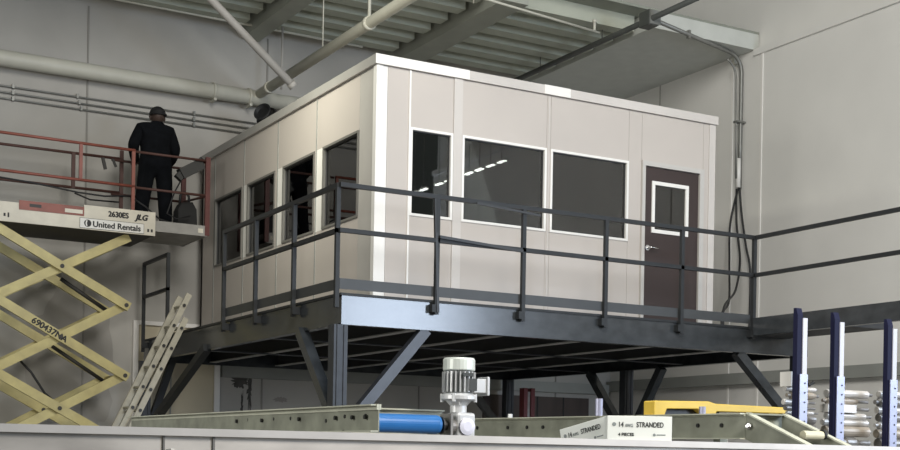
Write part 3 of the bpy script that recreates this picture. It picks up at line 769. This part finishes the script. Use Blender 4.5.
MB().bar((-3.18, -7.02, 1.68), (-2.72, -7.02, 1.68), .006, .10).bar((-3.18, -7.02, 1.735), (-2.72, -7.02, 1.735), .05, .006).build('cross_channel', M_olivetop, cv)
MB().lathe((-3.185, -7.27, 1.670), (1, 0, 0), [(0.032, 0), (0.038, 0.004), (0.038, 0.30), (0.034, 0.312), (0.026, 0.317)], 28).build('end_roller', M_blue, cv, label='blue rubber covered roller')
MB().lathe((-2.865, -7.27, 1.668), (1, 0, 0), [(0.036, 0), (0.036, 0.006), (0.02, .008), (.02, .05)], 24).build('roller_bearing', M_blackmetal, cv)
MB().box(-2.838, -2.828, -7.31, -7.22, 1.60, 1.715).build('bearing_plate', M_rodd, cv)
for (u, v) in ((-3.21, -7.1), (-3.31, -4.6), (-2.80, -7.1)): MB().box(u-.02, u+.02, v-.02, v+.02, 0, 1.64).build('leg', M_olive, cv)
MB().bar((-2.80, -7.15, 1.60), (-2.86, -4.4, 1.60), .01, .06).build('inner_channel', M_olive, cv)
MB().bar((-3.2, -5.6, 1.62), (-2.84, -5.6, 1.62), .03, .03).bar((-3.3, -4.5, 1.62), (-2.86, -4.5, 1.62), .03, .03).build('cross_bar', M_olive, cv)

c2 = thing('roller_conveyor', (-1.8, -7.0, 0), 'olive grey channel frame with sloping end rails behind the white boxes', 'conveyor')
wb, fm = crail((-2.02, -5.9, 1.738), (-1.79, -7.874, 1.738), flip=-1)
wb.build('side_channel', M_olive, c2); fm.build('channel_flange', M_olivetop, c2)
MB().bar((-2.025, -5.9, 1.732), (-1.795, -7.874, 1.732), .008, .010).build('top_lip', M_olivetop, c2)


def incline(u0, v0, z0, u1, v1, z1, nm):
    a = Vector((u0, v0, z0)); b = Vector((u1, v1, z1))
    # plate polygon hanging below the sloping top edge
    MB().add([(a.x, a.y, a.z), (b.x, b.y, b.z), (b.x, b.y, b.z-.09), (a.x, a.y, a.z-.105), (a.x+.005, a.y, a.z), (b.x+.005, b.y, b.z), (b.x+.005, b.y, b.z-.09), (a.x+.005, a.y, a.z-.105)],
             [(0, 1, 2, 3), (7, 6, 5, 4), (0, 4, 5, 1), (1, 5, 6, 2), (2, 6, 7, 3), (3, 7, 4, 0)]).build(nm, M_olive, c2)
    MB().bar(a+Vector((.015, 0, 0)), b+Vector((.015, 0, 0)), .035, .006).build('channel_flange', M_olivetop, c2)


incline(-1.79, -7.874, 1.738, -1.775, -8.285, 1.577, 'sloping_channel')
incline(-1.62, -7.90, 1.738, -1.555, -8.285, 1.575, 'sloping_channel')
MB().bar((-1.79, -7.88, 1.735), (-1.60, -7.90, 1.735), .03, .006).bar((-1.79, -7.86, 1.69), (-1.60, -7.88, 1.69), .005, .09).build('cross_channel', M_olive, c2)
MB().lathe((-1.71, -8.11, 1.650), (1, 0, 0), [(0.018, 0), (0.018, 0.10), (.01, .105)], 16).build('idler_roller', mat('cream_plastic', (0.55, 0.52, 0.38), .5), c2, label='small cream idler roller')
MB().lathe((-1.608, -8.11, 1.655), (1, 0, 0), [(0.02, 0), (0.02, 0.012)], 16).build('roller_cap', M_black, c2)
MB().lathe((-1.795, -7.90, 1.685), (-1, -0.3, 0), [(0.014, 0), (0.014, 0.012), (.007, .02)], 12).build('bolt', M_chrome, c2)
for v in (-6.1, -6.35, -6.5, -6.62, -7.45, -7.62, -7.75):
    u = -2.02+0.23*(-5.9-v)/1.974
    MB().lathe((u-.002, v, 1.69), (-1, 0, 0), [(0.009, 0), (0.009, 0.006)], 10).build('bolt', M_blackmetal, c2)
MB().lathe((-1.965, -6.36, 1.738), (0, 0, 1), [(0.012, 0), (0.012, 0.02)], 10).build('bolt', M_silver, c2)
MB().lathe((-1.915, -7.04, 1.738), (0, 0, 1), [(0.0175, 0), (0.0175, 0.078)], 14).build('stud', M_alu, c2)
MB().lathe((-1.835, -7.66, 1.738), (0, 0, 1), [(0.014, 0), (0.014, 0.03)], 14).build('stud', M_alu, c2)
for (u, v) in ((-1.97, -6.2), (-1.79, -7.7)): MB().box(u-.0, u+.04, v-.02, v+.02, 0, 1.64).build('leg', M_olive, c2)

# gear motor
gm = thing('gear_motor', (-2.752, -7.27, 1.62), 'upright silver electric gear motor at the end of the blue roller', 'motor')
mx_, my_ = -2.765, -7.24
def L(pr, nm, mt, n_=28): return MB().lathe((mx_, my_, 0), (0, 0, 1), pr, n_).build(nm, mt, gm)
L([(0.063, 1.893), (0.066, 1.897), (0.066, 1.937), (0.061, 1.945), (0.03, 1.947)], 'fan_cowl', mat('pale_cowl', (0.60, 0.64, 0.60), .4, metal=.2))
L([(0.055, 1.80), (0.055, 1.893)], 'body', mat('shadow_grey_casting', (0.16, 0.17, 0.17), .5))
for k in range(22):
    a = 2*math.pi*k/22
    d = Vector((math.cos(a), math.sin(a), 0)); c0 = Vector((mx_, my_, 0))
    MB().bar(c0+d*.062+Vector((0, 0, 1.805)), c0+d*.062+Vector((0, 0, 1.888)), .004, .014, d).build('fin', M_silver, gm)
L([(0.066, 1.772), (0.076, 1.776), (0.076, 1.790), (0.062, 1.80)], 'flange', M_silver)
for a in (45, 135, 225, 315):
    MB().lathe((mx_+.07*math.cos(R(a)), my_+.07*math.sin(R(a)), 1.765), (0, 0, 1), [(0.008, 0), (0.008, 0.034)], 8).build('bolt', M_silver, gm)
L([(0.034, 1.722), (0.034, 1.75), (0.055, 1.772)], 'neck', M_silver)
MB().box(mx_+.028, mx_+.072, my_-.045, my_+.01, 1.805, 1.86).build('name_plate', mat('grey_plate', (0.30, 0.32, 0.36), .4), gm) if False else None
MB().box(mx_+.055, mx_+.112, my_-.035, my_+.035, 1.805, 1.862).build('terminal_box', M_silver, gm, bevel=.003)
MB().box(mx_+.112, mx_+.124, my_-.042, my_+.042, 1.795, 1.872).build('terminal_lid', M_silver, gm, bevel=.003)
MB().box(mx_-.02, mx_+.028, my_-.072, my_-.062, 1.868, 1.882).box(mx_+.01, mx_+.045, my_-.072, my_-.055, 1.81, 1.86).build('name_plate', M_ink, gm)
MB().box(mx_-.032, mx_+.055, my_-.05, my_+.05, 1.615, 1.722).build('gear_case', M_silver, gm, bevel=.012)
MB().lathe((mx_+.01, my_-.05, 1.665), (0, -1, 0), [(0.035, 0), (0.035, 0.01), (.02, .014)], 18).lathe((mx_+.055, my_, 1.665), (1, 0, 0), [(0.02, 0), (0.02, 0.015)], 12).build('case_cover', mat('pale_lilac', (0.66, 0.66, 0.76), .4), gm)
MB().lathe((mx_-.07, my_-.02, 1.665), (1, 0, 0), [(0.045, 0), (0.045, 0.01), (.03, .012), (.03, .04)], 18).build('shaft_flange', M_rodd, gm)

# wire boxes


def wire_box(loc, rot, label, wd=0.305, ht=0.118, dp_=0.12, s=1.0):
    o = thing('wire_box', loc, label, 'box', 'white wire cartons'); o['_w'] = (0, 0, 0); o.rotation_euler = rot
    MB().box(0, wd, 0, dp_, 0, ht).build('carton', M_white_box, o, bevel=0.002)
    MB().lathe((0.032, -.0005, ht-.04), (0, -1, 0), [(0.0095, 0), (0.0095, 0.0012)], 14).build('logo', M_greyink, o)
    text('14', 0.034, M_ink, o, (0.050, -.001, ht-.052), bold=.0008, sx=.8)
    text('AWG', 0.022, M_greyink, o, (0.083, -.001, ht-.052), bold=.0004, sx=.72)
    text('STRANDED', 0.034, M_ink, o, (0.137, -.001, ht-.052), bold=.0009, sx=.74)
    text('4 PIECES', 0.020, M_ink, o, (0.052, -.001, ht-.094), bold=.0008, sx=1.0)
    MB().lathe((0.222, -.0005, ht-.088), (0, -1, 0), [(0.007, 0), (0.007, 0.0012)], 12).build('logo', M_greyink, o)
    MB().box(0.233, 0.275, -.0015, -.0003, ht-.09, ht-.085).build('fine_print', M_greyink, o)
    return o


wire_box((-2.408, -7.779, 1.615), (0, 0, R(-29.36)), 'white carton lettered 14 AWG STRANDED standing level on the right').scale = (0.82,)*3
tilt = wire_box((0, 0, 0), (0, 0, 0), 'white carton lettered 14 AWG STRANDED tilted at the left of its twin')
pr_ = Vector((-2.346, -7.681, 1.713)); pl_ = Vector((-2.399, -7.457, 1.663)); ax = (pr_-pl_).normalized(); az = Vector((0, 0, 1)); ay = az.cross(ax).normalized(); az = ax.cross(ay)
mt_ = Matrix((ax, ay, az)).transposed().to_4x4(); mt_.translation = pr_-ax*0.25-az*0.0968; tilt.matrix_world = mt_ @ Matrix.Scale(0.82, 4)
sh = MB().prism([(-2.40, -7.80), (-2.19, -7.92), (-2.13, -7.82), (-2.34, -7.70)], 'z', 1.595, 1.613).box(-2.32, -2.28, -7.84, -7.80, 0, 1.595)
tag(MB().box(-2.39, -2.33, -7.56, -7.47, 0, 1.556).build('support_post', M_stainrim), 'short steel post under the tilted carton')if False else None
tag(sh.build('box_shelf', M_stainrim), 'low steel shelf behind the trough holding the white cartons', 'shelf')
clb = MB().box(-2.20, -2.05, -8.0, -7.9, 1.50, 1.618).box(-2.02, -1.86, -8.02, -7.9, 1.5, 1.62)
tag(clb.build('white_bracket', M_white), 'small white brackets on the trough edge by the sloping rails', 'bracket') if False else None

# yellow machine
ym = thing('yellow_lift_arm', (-0.3, -6.0, 0), 'yellow machine arm lying behind the olive conveyor frame', 'machine')
prof = [(-0.815, 1.872), (-0.805, 1.875), (-0.42, 1.884), (-0.37, 1.872), (0.215, 1.868), (0.215, 1.832), (-0.36, 1.828), (-0.37, 1.80), (-0.45, 1.80), (-0.50, 1.838), (-0.725, 1.832), (-0.745, 1.79), (-0.815, 1.79)]
MB().prism(prof, 'y', -6.05, -5.95).build('arm', M_yellow, ym, bevel=0.004)
MB().box(-0.74, -0.30, -6.0, -5.97, 1.79, 1.835).build('inner_bar', M_blackmetal, ym)
MB().box(0.05, 0.13, -6.04, -5.96, 0, 1.83).box(-0.82, -0.78, -6.03, -5.97, 0, 1.80).build('post', M_yellow, ym)

# rack with navy posts and cylinders
rk = thing('post_rack', (-0.35, -7.0, 0), 'rack of navy and silver drilled posts at the right front', 'rack')
for i, (u, zt) in enumerate(((-0.695, 2.318), (-0.438, 2.314), (-0.052, 2.305))):
    MB().prism([(-7.03, 0.0), (-7.0, 0.0), (-7.0, zt), (-7.018, zt), (-7.03, zt-.035)], 'x', u, u+.036).build('wear_strip', M_navy, rk)
    MB().box(u+.034, u+.062, -7.036, -7.005, 1.98, zt-.05).build('face_strip', mat('white_strip', (0.55, 0.55, 0.60), .4), rk)
    pl = MB().box(u+.012, u+.064, -7.042, -7.036, 0, 1.985).build('drilled_plate', M_alu, rk)
    for k in range(7): MB().lathe((u+.045, -7.0425, 1.94-.048*k), (0, -1, 0), [(.0045, 0), (.0045, .002)], 10).build('hole', M_ink, pl)
MB().box(-0.70, 0.35, -6.997, -6.80, 1.52, 1.56).build('shelf_bar', M_rodd, rk)
MB().box(0.29, 0.34, -6.92, -6.86, 0, 1.52).box(-0.70, -0.65, -6.92, -6.86, 0, 1.52).build('rear_leg', M_rodd, rk)
ords = ['topmost', 'second from the top', 'third from the top', 'fourth from the top', 'fifth from the top', 'sixth from the top', 'seventh from the top', 'eighth from the top', 'ninth from the top']
W_, D_, T_ = M_rod, M_rodd, mat('tan_scuffed_steel', (0.40, 0.35, 0.29), 0.45, metal=0.2, var=0.3, scale=14)
STK = {'left': (-0.660, -0.440, [(.030, D_, 't'), (.030, D_, 't'), (.029, D_, 't'), (.025, D_, 't'), (.009, W_, 't'), (.014, D_, 't'), (.016, W_, 't'), (.020, T_, 'k'), (.012, W_, 't')]),
       'middle': (-0.385, -0.050, [(.030, D_, 't'), (.030, D_, 'k'), (.029, T_, 't'), (.017, W_, 't'), (.017, W_, 't'), (.022, W_, 'b'), (.018, T_, 'k'), (.021, W_, 't')]),
       'right': (0.0, 0.32, [(.030, D_, 't'), (.030, D_, 't'), (.024, T_, 't'), (.020, W_, 'k'), (.022, D_, 't'), (.018, W_, 't'), (.024, D_, 'k'), (.019, W_, 't')])}
tops = {}
for bay, (a, b, rows) in STK.items():
    zz = 1.56
    for r_, (rad, m1, kd) in enumerate(rows):
        zc = zz+rad; zz += 2*rad
        cy = thing('cylinder_rod', (a, -6.90, zc), '%s steel cylinder in the %s bay of the navy post rack' % (ords[len(rows)-1-r_], bay), 'cylinder', 'steel cylinders stacked in the post rack')
        L_ = b-a; off = 0.012*((r_*5) % 3); kk = (0.92, 0.7, 0.95, 0.98, 0.85, 0.62, 0.75, 0.9, 0.96)[r_]
        A_ = a+off
        if kd == 'b': MB().box(A_, A_+L_*kk, -6.93, -6.87, zc-rad, zc+rad).build('block', m1, cy, bevel=.002)
        elif kd == 'k':
            MB().lathe((A_, -6.90, zc), (1, 0, 0), [(rad*.5, 0), (rad*.5, .02), (rad, .03), (rad, L_*.25), (rad*.75, L_*.27), (rad*.75, L_*.4), (rad, L_*.42), (rad, L_*kk-.03), (rad*.6, L_*kk)], 14).build('barrel', m1, cy)
        else:
            MB().lathe((A_, -6.90, zc), (1, 0, 0), [(rad*.85, 0), (rad, 0.004), (rad, L_*kk-.004), (rad*.85, L_*kk)], 14).build('barrel', m1, cy)
        MB().lathe((A_+L_*kk, -6.90, zc), (1, 0, 0), [(rad*.45, 0), (rad*.45, (L_-off)*(1-kk)*.9+.004)], 10).build('rod_end', M_rodd, cy)
    tops[bay] = zz
zz = tops['left']
for i, u in enumerate((-0.615, -0.52)):
    z0 = zz
    t = MB().box(u-.03, u+.01, -6.94, -6.86, z0, z0+.075) if i == 0 else MB().tube([(u-.04, -6.9, z0+.012), (u, -6.9, z0+.04), (u+.04, -6.9, z0+.012), (u+.07, -6.9, z0+.03)], .009, 8)
    tag(t.build('fitting' if i == 0 else 'hose_scrap', M_white if i == 0 else M_blackmetal), ('small white block on the left cylinder stack', 'dark crumpled hose piece on the left cylinder stack')[i], ('block', 'hose')[i])

# red jack post under the platform
rj = thing('red_jack', (4.47, 3.5, 0), 'dark red upright jack post under the platform', 'jack')
MB().box(4.38, 4.44, 3.44, 3.56, 0, 2.5).box(4.50, 4.56, 3.44, 3.56, 0, 2.5).build('upright', M_red, rj)
MB().box(4.44, 4.50, 3.47, 3.53, 0.05, 2.45).build('screw', M_rodd, rj)
MB().box(4.3, 4.64, 3.35, 3.65, 0, 0.05).build('base', M_red, rj)
